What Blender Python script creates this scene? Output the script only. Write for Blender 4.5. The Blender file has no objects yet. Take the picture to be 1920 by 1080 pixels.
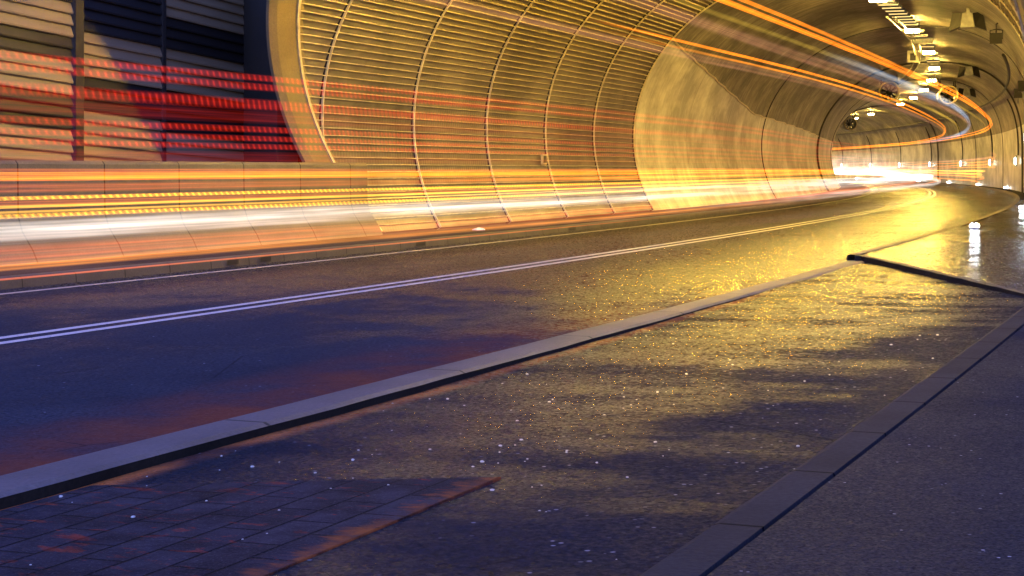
import bpy, math, random, bisect
from math import sin, cos, pi, sqrt, atan2, radians, exp

random.seed(7)
SC = bpy.context.scene
COL = SC.collection

# ------------------------------------------------------------------ camera
cam_d = bpy.data.cameras.new("camera")
cam = bpy.data.objects.new("camera", cam_d)
COL.objects.link(cam)
cam.location = (0, 0, 1.4)
cam.rotation_euler = (radians(90), 0, 0)
cam_d.sensor_width = 36.0
cam_d.lens = 56.25
cam_d.shift_y = -0.11613
cam_d.clip_end = 3000
SC.camera = cam

# ------------------------------------------------------------------ dusk sky
W = bpy.data.worlds.new("World")
SC.world = W
W.use_nodes = True
wn = W.node_tree.nodes
wl = W.node_tree.links
bg = wn["Background"]
sky = wn.new("ShaderNodeTexSky")
sky.sky_type = 'NISHITA'
sky.sun_disc = False
sky.sun_elevation = radians(-4.0)
sky.sun_rotation = radians(200)
tint = wn.new("ShaderNodeMix"); tint.data_type = 'RGBA'; tint.blend_type = 'MULTIPLY'
tint.inputs[0].default_value = 1.0
tint.inputs[7].default_value = (0.30, 0.40, 1.0, 1)
wl.new(sky.outputs[0], tint.inputs[6])
wl.new(tint.outputs[2], bg.inputs[0])
bg.inputs[1].default_value = 52.0

SC.view_settings.view_transform = 'Standard'
SC.view_settings.look = 'None'
SC.view_settings.exposure = 0.0
SC.view_settings.gamma = 1.0
SC.cycles.use_denoising = True
SC.cycles.transparent_max_bounces = 96
SC.cycles.max_bounces = 6
SC.cycles.diffuse_bounces = 3
SC.cycles.glossy_bounces = 3
SC.cycles.sample_clamp_indirect = 4.0
SC.cycles.sample_clamp_direct = 0.0

# ------------------------------------------------------------------ the road's plan: L along the road, lat to its left
KN = [k * 1.4 for k in (-20, 10, 35, 60, 85, 120, 180, 400)]
HK = [.4654, .4126, .3567, .2858, .2006, .1033, -.0519, -.62]
def heading(L):
    if L <= KN[0]:
        return HK[0]
    for i in range(len(KN) - 1):
        if L <= KN[i + 1]:
            t = (L - KN[i]) / (KN[i + 1] - KN[i])
            return HK[i] * (1 - t) + HK[i + 1] * t
    return HK[-1]
DS = 0.25
L_MIN, L_MAX = -60.0, 420.0
_n = int((L_MAX - L_MIN) / DS) + 1
_tab = [(0.0, 0.0)]
for _i in range(1, _n):
    hh = heading(L_MIN + (_i - .5) * DS)
    _tab.append((_tab[-1][0] + sin(hh) * DS, _tab[-1][1] + cos(hh) * DS))
_i0 = int(round((0 - L_MIN) / DS))
_ox, _oy = _tab[_i0]
_tab = [(a - _ox, b - _oy) for a, b in _tab]
def P(L, lat, h=0.0):
    f = (L - L_MIN) / DS
    i = max(0, min(_n - 2, int(f)))
    t = f - i
    x = _tab[i][0] * (1 - t) + _tab[i + 1][0] * t
    y = _tab[i][1] * (1 - t) + _tab[i + 1][1] * t
    a = heading(L)
    return (x - cos(a) * lat, y + sin(a) * lat, h)
def frange(a, b, step):
    n = max(1, int(math.ceil((b - a) / step - 1e-6)))
    return [a + (b - a) * i / n for i in range(n + 1)]

# ------------------------------------------------------------------ object helpers
def tag(o, label=None, cat=None, group=None, kind=None):
    if label: o["label"] = label
    if cat: o["category"] = cat
    if group: o["group"] = group
    if kind: o["kind"] = kind
    return o
def empty(name, loc, rotz=0.0):
    o = bpy.data.objects.new(name, None)
    COL.objects.link(o)
    o.location = loc
    o.rotation_euler = (0, 0, rotz)
    o.empty_display_size = .3
    return o
class MB:
    """collects faces; build() links them as one mesh object"""
    def __init__(s):
        s.v = []; s.f = []; s.m = []; s.uv = []; s.g = []
    def face(s, pts, mi=0, uvs=None, glow=None):
        b = len(s.v)
        s.v += [tuple(p) for p in pts]
        s.f.append(tuple(range(b, b + len(pts))))
        s.m.append(mi)
        s.uv += (uvs or [(0, 0)] * len(pts))
        s.g += (glow or [1.0] * len(pts))
    def box(s, x0, x1, y0, y1, z0, z1, mi=0):
        p = [(x0,y0,z0),(x1,y0,z0),(x1,y1,z0),(x0,y1,z0),(x0,y0,z1),(x1,y0,z1),(x1,y1,z1),(x0,y1,z1)]
        for q in ((0,3,2,1),(4,5,6,7),(0,1,5,4),(1,2,6,5),(2,3,7,6),(3,0,4,7)):
            s.face([p[i] for i in q], mi)
    def prism(s, poly, axis_pts, mi=0):
        """poly: closed list of points at both ends (two lists)"""
        a, b = poly, axis_pts
        n = len(a)
        s.face(list(reversed(a)), mi); s.face(b, mi)
        for i in range(n):
            j = (i + 1) % n
            s.face([a[i], a[j], b[j], b[i]], mi)
    def tube(s, pts, r, n=8, mi=0, cap=True):
        """round tube along world or local points"""
        rings = []
        for i, p in enumerate(pts):
            q = pts[min(i + 1, len(pts) - 1)]; o = pts[max(i - 1, 0)]
            d = [q[k] - o[k] for k in range(3)]
            l = sqrt(sum(c * c for c in d)) or 1
            d = [c / l for c in d]
            up = (0, 0, 1) if abs(d[2]) < .9 else (1, 0, 0)
            a = (d[1]*up[2]-d[2]*up[1], d[2]*up[0]-d[0]*up[2], d[0]*up[1]-d[1]*up[0])
            l = sqrt(sum(c * c for c in a)); a = [c / l for c in a]
            b = (a[1]*d[2]-a[2]*d[1], a[2]*d[0]-a[0]*d[2], a[0]*d[1]-a[1]*d[0])
            rr = r[i] if isinstance(r, (list, tuple)) else r
            rings.append([tuple(p[k] + rr * (cos(2*pi*j/n) * a[k] + sin(2*pi*j/n) * b[k]) for k in range(3)) for j in range(n)])
        for i in range(len(rings) - 1):
            for j in range(n):
                k = (j + 1) % n
                s.face([rings[i][j], rings[i][k], rings[i+1][k], rings[i+1][j]], mi)
        if cap:
            s.face(list(reversed(rings[0])), mi); s.face(rings[-1], mi)
    def grid(s, rows, mi=0, uvrows=None, closed=False):
        for i in range(len(rows) - 1):
            n = len(rows[i])
            for j in range(n if closed else n - 1):
                k = (j + 1) % n
                u = None
                if uvrows:
                    u = [uvrows[i][j], uvrows[i][k], uvrows[i+1][k], uvrows[i+1][j]]
                s.face([rows[i][j], rows[i][k], rows[i+1][k], rows[i+1][j]], mi, u)
    def build(s, name, mats, parent=None, origin=None, smooth=False, merge=True, world=False):
        me = bpy.data.meshes.new(name)
        org = origin or (0, 0, 0)
        vs = [(p[0]-org[0], p[1]-org[1], p[2]-org[2]) for p in s.v]
        me.from_pydata(vs, [], s.f)
        if not isinstance(mats, (list, tuple)): mats = [mats]
        for m in mats: me.materials.append(m)
        me.polygons.foreach_set("material_index", s.m)
        ul = me.uv_layers.new(name="UVMap")
        flat = [c for uv in s.uv for c in uv]
        ul.data.foreach_set("uv", flat)
        at = me.attributes.new("glow", 'FLOAT', 'POINT')
        at.data.foreach_set("value", s.g)
        if merge:
            import bmesh
            bm = bmesh.new(); bm.from_mesh(me)
            bmesh.ops.remove_doubles(bm, verts=bm.verts, dist=1e-4)
            bm.to_mesh(me); bm.free()
        if smooth:
            me.polygons.foreach_set("use_smooth", [True] * len(me.polygons))
        me.update()
        o = bpy.data.objects.new(name, me)
        COL.objects.link(o)
        if parent:
            o.parent = parent
            if world:           # vertices are in world space: undo the parent's place
                o.location = (-parent.location[0], -parent.location[1], -parent.location[2])
        elif origin:
            o.location = origin
        return o
def copy_tree(o, parent=None):
    c = o.copy(); COL.objects.link(c)
    if parent: c.parent = parent
    for ch in list(o.children): copy_tree(ch, c)
    return c
def sweep(mb, prof, Ls, mi=0, closed=False, hf=None):
    """prof: [(lat,h)] swept along the road; UV = (L, arc length)"""
    acc = [0.0]
    for a, b in zip(prof, prof[1:]):
        acc.append(acc[-1] + math.hypot(b[0]-a[0], b[1]-a[1]))
    rows = []; uvs = []
    for L in Ls:
        dz = hf(L) if hf else 0
        rows.append([P(L, p[0], p[1] + dz) for p in prof]); uvs.append([(L, s) for s in acc])
    mb.grid(rows, mi, uvs, closed)
ORD = "first second third fourth fifth sixth seventh eighth ninth tenth eleventh twelfth thirteenth fourteenth fifteenth sixteenth seventeenth eighteenth nineteenth twentieth".split()

# ------------------------------------------------------------------ materials
class M:
    """tiny node-tree helper"""
    def __init__(s, name):
        s.m = bpy.data.materials.new(name); s.m.use_nodes = True
        s.t = s.m.node_tree; s.n = s.t.nodes; s.l = s.t.links
        s.b = s.n["Principled BSDF"]; s.out = s.n["Material Output"]
        s._tc = None
    def node(s, typ, **kw):
        x = s.n.new(typ)
        for k, v in kw.items(): setattr(x, k, v)
        return x
    def put(s, sock, v):
        if v is None: return
        if hasattr(v, "is_linked") or hasattr(v, "links"): s.l.new(v, sock)
        elif isinstance(v, (tuple, list)) and len(v) == 3 and sock.type == 'RGBA': sock.default_value = (*v, 1)
        else: sock.default_value = v
    def coord(s, which="Object"):
        if s._tc is None: s._tc = s.node("ShaderNodeTexCoord")
        return s._tc.outputs[which]
    def mapping(s, vec, scale=(1,1,1), loc=(0,0,0), rot=(0,0,0)):
        x = s.node("ShaderNodeMapping"); s.l.new(vec, x.inputs[0])
        x.inputs[1].default_value = loc; x.inputs[2].default_value = rot; x.inputs[3].default_value = scale
        return x.outputs[0]
    def noise(s, vec, scale=5, detail=4, rough=.55, dist=0.0):
        x = s.node("ShaderNodeTexNoise"); s.l.new(vec, x.inputs["Vector"])
        x.inputs["Scale"].default_value = scale; x.inputs["Detail"].default_value = detail
        x.inputs["Roughness"].default_value = rough; x.inputs["Distortion"].default_value = dist
        return x.outputs["Fac"]
    def ramp(s, fac, stops, interp='LINEAR'):
        x = s.node("ShaderNodeValToRGB"); s.l.new(fac, x.inputs[0])
        e = x.color_ramp.elements; x.color_ramp.interpolation = interp
        while len(e) < len(stops): e.new(.5)
        for i, (p, c) in enumerate(stops):
            e[i].position = p
            e[i].color = (c, c, c, 1) if isinstance(c, (int, float)) else (*c, 1)
        return x.outputs[0]
    def math(s, op, a, b=None, c=None, clamp=False):
        x = s.node("ShaderNodeMath", operation=op); x.use_clamp = clamp
        s.put(x.inputs[0], a); s.put(x.inputs[1], b)
        if c is not None: s.put(x.inputs[2], c)
        return x.outputs[0]
    def mix(s, fac, a, b, mode='MIX'):
        x = s.node("ShaderNodeMix", data_type='RGBA', blend_type=mode)
        s.put(x.inputs[0], fac); s.put(x.inputs[6], a); s.put(x.inputs[7], b)
        return x.outputs[2]
    def bump(s, h, strength=.3, dist=.02, normal=None):
        x = s.node("ShaderNodeBump"); s.l.new(h, x.inputs["Height"])
        x.inputs["Strength"].default_value = strength; x.inputs["Distance"].default_value = dist
        if normal: s.l.new(normal, x.inputs["Normal"])
        return x.outputs[0]
    def set(s, **kw):
        names = dict(color="Base Color", rough="Roughness", metal="Metallic", normal="Normal", spec="Specular IOR Level", coat="Coat Weight", coat_rough="Coat Roughness")
        for k, v in kw.items(): s.put(s.b.inputs[names[k]], v)
        return s.m
    def sep(s, vec):
        x = s.node("ShaderNodeSeparateXYZ"); s.l.new(vec, x.inputs[0]); return x.outputs

def plain(name, col, rough=.6, metal=0.0, var=.25, scale=6):
    k = M(name)
    n = k.noise(k.coord(), scale, 5)
    c = k.mix(k.ramp(n, [(.3, 0.0), (.7, 1.0)]), tuple(x * (1 - var) for x in col), tuple(min(1, x * (1 + var)) for x in col))
    k.set(color=c, rough=rough, metal=metal, normal=k.bump(k.noise(k.coord(), 60, 3), .15, .005))
    return k.m
def emitter(name, col, strength):
    k = M(name)
    e = k.node("ShaderNodeEmission"); e.inputs[0].default_value = (*col, 1); e.inputs[1].default_value = strength
    k.l.new(e.outputs[0], k.out.inputs[0]); k.n.remove(k.b)
    return k.m

def asphalt(name, grit, wet_lo, wet_hi, base=.03, bump=.5, fleck=.96, big_grit=.5, dry=(0, 1), dry_rough=.0, bands=(), cracks=.0, streak=(.16, .7, 1), tilt=.3, wetL=(0, 1, 0, 0), wmin=.08, matt=(3.0, 3.2, 4.2), across=None):
    k = M(name)
    o = k.coord("Object"); uv = k.coord("UV")
    big = k.noise(k.mapping(uv, streak), 1.0, 4, .6, .4)
    mid = k.noise(o, .9, 5, .6)
    fine = k.noise(o, grit, 4, .7)
    vor = k.node("ShaderNodeTexVoronoi"); k.l.new(o, vor.inputs["Vector"]); vor.inputs["Scale"].default_value = grit * .8
    vsep = k.node("ShaderNodeSeparateColor"); k.l.new(vor.outputs["Color"], vsep.inputs[0])
    c = k.mix(k.ramp(fine, [(.3, 0.0), (.72, 1.0)]), (base*.3, base*.3, base*.32), (base*1.7, base*1.65, base*1.6))
    c = k.mix(k.ramp(mid, [(.35, 0.0), (.7, .5)]), c, (base*.4, base*.4, base*.42))
    spot = k.math('MULTIPLY', k.ramp(vsep.outputs[0], [(fleck, 0.0), (fleck + .01, 1.0)]), k.ramp(vor.outputs["Distance"], [(.25, 1.0), (.4, 0.0)]))
    c = k.mix(k.math('MULTIPLY', spot, k.ramp(k.noise(o, 1.7, 3), [(.45, .12), (.62, 1.0)])), c, (.15, .145, .13))
    for lo, hi, L0, L1, tc, nz in bands:      # edge bands: silt in the lay-by, reddish wet sheen painted into the road
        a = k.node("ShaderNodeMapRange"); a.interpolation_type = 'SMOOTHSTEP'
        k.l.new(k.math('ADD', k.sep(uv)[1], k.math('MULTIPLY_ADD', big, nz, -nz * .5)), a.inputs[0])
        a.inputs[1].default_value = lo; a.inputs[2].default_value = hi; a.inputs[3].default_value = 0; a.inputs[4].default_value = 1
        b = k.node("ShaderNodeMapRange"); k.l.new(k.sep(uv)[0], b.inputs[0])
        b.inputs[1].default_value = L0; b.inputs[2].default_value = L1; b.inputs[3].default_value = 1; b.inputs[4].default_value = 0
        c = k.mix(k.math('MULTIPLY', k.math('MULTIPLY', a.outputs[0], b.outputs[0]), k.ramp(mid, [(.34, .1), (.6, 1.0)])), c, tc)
    cr = None
    if cracks:
        cv = k.node("ShaderNodeTexVoronoi", feature='DISTANCE_TO_EDGE'); cv.inputs["Scale"].default_value = .55
        wob = k.mix(.12, o, k.n.new("ShaderNodeTexNoise").outputs["Color"], 'ADD')
        k.l.new(wob, cv.inputs["Vector"])
        cr = k.math('MULTIPLY', k.math('LESS_THAN', cv.outputs["Distance"], .0035), k.math('GREATER_THAN', k.noise(o, .35, 2), .53))
        c = k.mix(k.math('MULTIPLY', cr, cracks), c, (.004, .004, .004))
    wet = k.math('MULTIPLY_ADD', big, .65, k.math('MULTIPLY', mid, .35))
    r = k.node("ShaderNodeMapRange"); k.l.new(wet, r.inputs[0])
    r.inputs[1].default_value = .38; r.inputs[2].default_value = .60
    r.inputs[3].default_value = wet_lo; r.inputs[4].default_value = wet_hi
    rough = k.math('ADD', r.outputs[0], k.math('MULTIPLY_ADD', vsep.outputs[1], .3, -.15), clamp=True)
    d = k.node("ShaderNodeMapRange"); k.l.new(k.math('ADD', k.sep(uv)[0], k.math('MULTIPLY', big, 6.0)), d.inputs[0])
    d.inputs[1].default_value = dry[0] + 3; d.inputs[2].default_value = dry[1] + 3
    d.inputs[3].default_value = dry_rough; d.inputs[4].default_value = 0.0
    rough = k.math('ADD', rough, d.outputs[0], clamp=True)
    # every stone of the wearing course is a small facet with its own tilt
    fv = k.node("ShaderNodeTexVoronoi"); k.l.new(o, fv.inputs["Vector"]); fv.inputs["Scale"].default_value = grit * 1.7
    geo = k.node("ShaderNodeNewGeometry")
    def vm(op, a, b):
        x = k.node("ShaderNodeVectorMath", operation=op); k.l.new(a, x.inputs[0])
        if isinstance(b, tuple): x.inputs[1].default_value = b
        else: k.l.new(b, x.inputs[1])
        return x.outputs[0]
    a = vm('MULTIPLY', vm('SUBTRACT', fv.outputs["Color"], (.5, .5, .5)), (tilt, tilt, 0))
    b = vm('MULTIPLY', vm('SUBTRACT', vor.outputs["Color"], (.5, .5, .5)), (tilt * .7, tilt * .7, 0))
    nn = vm('NORMALIZE', vm('ADD', vm('ADD', geo.outputs["Normal"], a), b), (0, 0, 0))
    nrm = k.bump(fine, bump, .02, nn)
    k.set(color=c, rough=rough, normal=nrm, spec=.5)
    # wet film: glossy only where water stands in the open texture; the rest stays matt
    g = k.node("ShaderNodeMapRange"); k.l.new(k.math('ADD', k.sep(uv)[0], k.math('MULTIPLY_ADD', mid, 8.0, -4.0)), g.inputs[0])
    g.inputs[1].default_value = wetL[0]; g.inputs[2].default_value = wetL[1]; g.inputs[3].default_value = wetL[2]; g.inputs[4].default_value = wetL[3]
    wsum = k.math('ADD', wet, g.outputs[0])
    for v0, v1, a0, a1 in (across or ()):      # wetter towards one side, or in a wheel track
        q = k.node("ShaderNodeMapRange"); q.interpolation_type = 'SMOOTHSTEP'; k.l.new(k.math('ADD', k.sep(uv)[1], k.math('MULTIPLY_ADD', mid, .9, -.45)), q.inputs[0])
        q.inputs[1].default_value = v0; q.inputs[2].default_value = v1; q.inputs[3].default_value = a0; q.inputs[4].default_value = a1
        wsum = k.math('ADD', wsum, q.outputs[0])
    pz_ = k.node("ShaderNodeMapRange"); pz_.interpolation_type = 'SMOOTHSTEP'; k.l.new(wsum, pz_.inputs[0])
    pz_.inputs[1].default_value = .34; pz_.inputs[2].default_value = .72; pz_.inputs[3].default_value = wmin; pz_.inputs[4].default_value = 1.0
    grain = k.ramp(k.sep(fv.outputs["Color"])[2], [(.25, .35), (.6, 1.0)])
    w = k.math('MULTIPLY', pz_.outputs[0], grain, clamp=True)
    df = k.node("ShaderNodeBsdfDiffuse"); k.l.new(nrm, df.inputs["Normal"])
    k.l.new(k.mix(1.0, c, matt, 'MULTIPLY'), df.inputs["Color"])
    mx = k.node("ShaderNodeMixShader"); k.l.new(w, mx.inputs[0]); k.l.new(df.outputs[0], mx.inputs[1]); k.l.new(k.b.outputs[0], mx.inputs[2])
    k.l.new(mx.outputs[0], k.out.inputs[0])
    return k.m
MAT = {}
MAT['road'] = asphalt('road_asphalt', 40, .20, .38, .019, .3, .985, .3, (5, 12), .12, ((6.6, 7.9, 12, 24, (.075, .020, .009), 1.8),), .5, tilt=.34, wetL=(11, 20, -.15, .32), wmin=.06, across=((1.3, 1.6, 0, .16), (1.75, 2.1, 0, -.16)))  # its band puts the reddish reflection beside the kerb into the colour
MAT['bay'] = asphalt('coarse_asphalt', 42, .13, .40, .011, .6, .962, .3, (2, 6), .06, ((4.56, 4.72, 9, 20, (.32, .085, .015), .16),), .8, (1.1, .28, 1), tilt=.36, wetL=(3, 20, -.04, .10), wmin=.08, across=((1.9, 3.6, -.15, .05), (3.9, 4.7, 0, -.05)))
MAT['walk'] = asphalt('pavement_asphalt', 60, .5, .8, .012, .3, .985, .3, streak=(.5, .3, 1), wmin=.05, cracks=.5)
MAT['wet_walk'] = asphalt('wet_pavement', 45, .05, .36, .014, .18, .98, .4, wetL=(0, 1, .12, .12), wmin=.4)

def stone(name, col, joint=None, rough=.55, grime=.5, jw=.012, spec=.5):
    k = M(name)
    o = k.coord(); uv = k.coord("UV")
    n1 = k.noise(o, 1.2, 5, .6); n2 = k.noise(o, 40, 4, .6)
    c = k.mix(k.ramp(n2, [(.3, 0.0), (.7, 1.0)]), tuple(x*.8 for x in col), tuple(x*1.15 for x in col))
    c = k.mix(k.ramp(n1, [(.4, 0.0), (.75, grime)]), c, tuple(x*.35 for x in col))
    h = n2
    if joint:
        fr = k.math('FRACT', k.math('DIVIDE', k.sep(uv)[0], joint))
        ln = k.math('LESS_THAN', fr, jw / joint)
        c = k.mix(ln, c, tuple(x*.12 for x in col))
        h = k.math('SUBTRACT', n2, k.math('MULTIPLY', ln, 3.0))
    k.set(color=c, rough=rough, spec=spec, normal=k.bump(h, .35, .012))
    return k.m
MAT['kerb'] = stone('kerb_granite', (.165, .135, .13), 2.45, .6, .55, .03, .25)
MAT['kerb_dirt'] = stone('dirty_kerb_face', (.026, .022, .018), None, .9, .6, .012, .04)
MAT['kerb_dark'] = stone('dark_kerb', (.045, .045, .05), 1.15, .8, .6, .025, .05)
MAT['kerb_old'] = stone('worn_kerb', (.085, .078, .062), 1.0, .7, .6, .02)
MAT['wall'] = stone('cast_concrete', (.16, .13, .085), 1.92, .75, .55, .03)
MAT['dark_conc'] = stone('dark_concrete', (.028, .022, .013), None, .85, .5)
MAT['ground'] = stone('bare_ground', (.05, .045, .04), None, .95, .5)

def paint(name, col, wear=.75):
    k = M(name)
    o = k.coord()
    n = k.noise(o, 55, 4, .7); b = k.noise(o, 2.2, 4)
    w = k.math('MULTIPLY', k.ramp(n, [(.5, 0.0), (.62, 1.0)]), k.ramp(b, [(.4, .15), (.7, wear)]))
    c = k.mix(w, col, (.08, .075, .07))
    k.set(color=c, rough=.45, normal=k.bump(n, .3, .006))
    return k.m
MAT['line'] = paint('road_paint', (.72, .72, .70))
MAT['edge_line'] = paint('worn_road_paint', (.55, .52, .46), .8)

def paving():
    k = M('block_pavers')
    uv = k.coord("UV"); o = k.coord()
    br = k.node("ShaderNodeTexBrick"); k.l.new(k.mapping(uv, (1, 1, 1)), br.inputs["Vector"])
    br.inputs["Scale"].default_value = 1.0
    br.inputs["Brick Width"].default_value = .40; br.inputs["Row Height"].default_value = .2
    br.inputs["Mortar Size"].default_value = .0085; br.inputs["Mortar Smooth"].default_value = .6
    br.inputs["Color1"].default_value = (.040, .036, .052, 1); br.inputs["Color2"].default_value = (.064, .056, .074, 1)
    br.inputs["Mortar"].default_value = (.008, .008, .009, 1)
    n = k.noise(k.mapping(uv, (7.0, 2.6, 1)), 1.5, 5, .7, .5)
    st = k.ramp(n, [(.57, 0.0), (.64, .9)])
    edge = k.node("ShaderNodeMapRange"); k.l.new(k.math('ADD', k.sep(uv)[1], k.math('MULTIPLY_ADD', n, .5, -.25)), edge.inputs[0])
    edge.inputs[1].default_value = 3.12; edge.inputs[2].default_value = 3.0; edge.inputs[3].default_value = 0; edge.inputs[4].default_value = 1
    c = k.mix(st, br.outputs["Color"], k.mix(k.noise(o, 2.0, 3), (.28, .02, .03), (.42, .09, .02)))
    c = k.mix(k.ramp(k.noise(o, 3.5, 5, .7), [(.38, 0.0), (.62, .75)]), c, (.012, .011, .015))
    c = k.mix(k.ramp(k.noise(o, 90, 3, .7), [(.55, 0.0), (.68, .5)]), c, (.13, .12, .14))
    c = k.mix(k.math('MULTIPLY', edge.outputs[0], k.ramp(k.noise(o, 7, 4), [(.4, 0.1), (.6, 1.0)])), c, (.42, .11, .03))
    f = k.noise(o, 70, 3)
    h = k.math('ADD', k.math('MULTIPLY', br.outputs["Fac"], -2.5), f)
    k.set(color=c, rough=.8, spec=.06, normal=k.bump(h, .8, .015))
    return k.m
MAT['paving'] = paving()

def lining(name, base, dark, streak_u, rough=.6, ring=4.08, paint_edge=False):
    """sprayed or cast tunnel lining; UV = (L, arc length). Streaks and seams run round the ring."""
    k = M(name)
    uv = k.coord("UV")
    u, v = k.sep(uv)[0], k.sep(uv)[1]
    s1 = k.noise(k.mapping(uv, (streak_u, .18, 1)), 1.0, 5, .7, .2)
    s2 = k.noise(k.mapping(uv, (.35, .5, 1)), 1.0, 5, .65)
    s3 = k.noise(k.mapping(uv, (streak_u * 3, 1.6, 1)), 1.0, 4, .6)
    c = k.mix(k.ramp(s1, [(.38, 1.0), (.62, 0.0)]), base, dark)
    c = k.mix(k.ramp(s2, [(.42, .8), (.62, 0.0)]), c, tuple(x * .42 for x in dark))
    c = k.mix(k.ramp(s3, [(.52, 0.0), (.68, .45)]), c, tuple(min(.6, x * 1.5) for x in base))
    fr = k.math('FRACT', k.math('DIVIDE', u, ring))
    ln = k.math('LESS_THAN', fr, .035 / ring)
    c = k.mix(k.math('MULTIPLY', ln, .8), c, tuple(x * .2 for x in dark))
    h = k.math('ADD', s3, k.math('MULTIPLY', ln, -2.0))
    k.set(color=c, rough=rough, normal=k.bump(h, .35, .03))
    return k.m
MAT['upper'] = lining('upper_concrete', (.30, .27, .22), (.13, .112, .085), 3.0)
MAT['lower'] = lining('lower_painted_concrete', (.72, .70, .60), (.55, .52, .43), 2.2, .42, 6.8)

def panel():
    k = M('perforated_metal_panel')
    uv = k.coord("UV")
    s2 = k.noise(k.mapping(uv, (.32, .28, 1)), 1.0, 5, .6)
    s3 = k.noise(k.mapping(uv, (.6, 7.0, 1)), 1.0, 3, .6)
    c = k.mix(k.ramp(s3, [(.3, 0.0), (.7, 1.0)]), (.16, .145, .11), (.25, .225, .17))
    c = k.mix(k.ramp(s2, [(.38, .85), (.58, 0.0)]), c, (.05, .043, .033))
    hole = k.node("ShaderNodeTexWave", wave_type='BANDS', bands_direction='X'); k.l.new(uv, hole.inputs["Vector"])
    hole.inputs["Scale"].default_value = 2.6
    sel = k.math('MULTIPLY', k.ramp(hole.outputs["Fac"], [(.5, 0.0), (.8, 1.0)]), k.ramp(k.noise(k.mapping(uv, (.1, .5, 1)), 1, 2), [(.45, 0.0), (.6, .35)]))
    c = k.mix(sel, c, (.36, .31, .23))
    k.set(color=c, rough=.42, metal=.25, normal=k.bump(s3, .2, .01))
    return k.m
MAT['panel'] = panel()
MAT['lip'] = plain('panel_flange', (.50, .42, .27), .4, .2, .3)
MAT['rib'] = plain('rib_metal', (.55, .48, .34), .45, .2, .3)
MAT['rim'] = stone('portal_concrete', (.20, .155, .075), None, .7, .45)
MAT['steel'] = plain('grey_steel', (.22, .22, .22), .4, .7)
MAT['dark'] = plain('dark_metal', (.03, .028, .026), .55, .3)
MAT['pale'] = plain('pale_metal', (.42, .40, .36), .45, .2)
MAT['black'] = plain('cable_black', (.015, .014, .013), .6)
MAT['white'] = plain('white_scrap', (.75, .74, .72), .5, 0, .1)
MAT['pebble'] = plain('pale_pebble', (.62, .60, .56), .4, 0, .2, 30)

def boards(name, col, dk):
    k = M(name)
    uv = k.coord("UV")
    n = k.noise(k.mapping(uv, (.5, 3, 1)), 1.0, 5, .6)
    g = k.noise(k.mapping(uv, (20, 60, 1)), 1.0, 3, .6)
    c = k.mix(k.ramp(n, [(.35, 0.0), (.68, 1.0)]), dk, col)
    k.set(color=c, rough=.6, metal=.0, normal=k.bump(g, .15, .004))
    return k.m
MAT['board'] = boards('beige_board', (.27, .205, .12), (.18, .137, .08))
MAT['board_dark'] = boards('dark_board', (.014, .011, .010), (.008, .007, .007))

SODIUM = (1.0, .61, .06)
MAT['lamp'] = emitter('ceiling_lamp_glow', (1.0, .63, .11), 950)
MAT['lamp_strong'] = emitter('entrance_lamp_glow', SODIUM, 1350)
MAT['washer'] = emitter('wall_washer_glow', SODIUM, 1700)
MAT['lamp_dim'] = emitter('dim_lamp_glow', (1.0, .70, .25), 1.3)
MAT['wall_glow'] = emitter('wall_lamp_glow', (.78, 1.0, .92), 30)
MAT['kerb_glow'] = emitter('kerb_lamp_glow', (.82, .92, 1.0), 110)
MAT['violet_glow'] = emitter('violet_lamp_glow', (.55, .55, 1.0), 40)

def trail_mat(name, col, strength, dots=0.0, strands=0.0, soft=True):
    """a body of light: adds its glow to whatever stands behind it"""
    k = M(name)
    uv = k.coord("UV"); u, v = k.sep(uv)[0], k.sep(uv)[1]
    at = k.node("ShaderNodeAttribute"); at.attribute_name = "glow"
    f = at.outputs["Fac"]
    if soft:
        f = k.math('MULTIPLY', f, k.math('SINE', k.math('MULTIPLY', v, pi)))
    n = k.noise(k.mapping(uv, (.35, 3, 1)), 1.0, 3, .6)
    f = k.math('MULTIPLY', f, k.ramp(n, [(.3, .45), (.7, 1.5)]))
    if strands:
        s = k.noise(k.mapping(uv, (.03, strands, 1)), 1.0, 3, .7)
        f = k.math('MULTIPLY', f, k.ramp(s, [(.36, .12), (.62, 1.5)]))
    if dots:
        # two staggered rows of blinking lamps
        ph = k.math('ADD', k.math('DIVIDE', u, dots), k.math('MULTIPLY', v, .45))
        sn = k.math('SINE', k.math('MULTIPLY', ph, 2*pi))
        f = k.math('MULTIPLY', f, k.math('MULTIPLY_ADD', k.math('POWER', k.math('MULTIPLY_ADD', sn, .5, .5), 3.0), 1.35, .55))
    e = k.node("ShaderNodeEmission"); e.inputs[0].default_value = (*col, 1)
    k.l.new(k.math('MULTIPLY', f, strength), e.inputs[1])
    t = k.node("ShaderNodeBsdfTransparent")
    a = k.node("ShaderNodeAddShader")
    k.l.new(t.outputs[0], a.inputs[0]); k.l.new(e.outputs[0], a.inputs[1])
    k.l.new(a.outputs[0], k.out.inputs[0]); k.n.remove(k.b)
    return k.m
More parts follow.
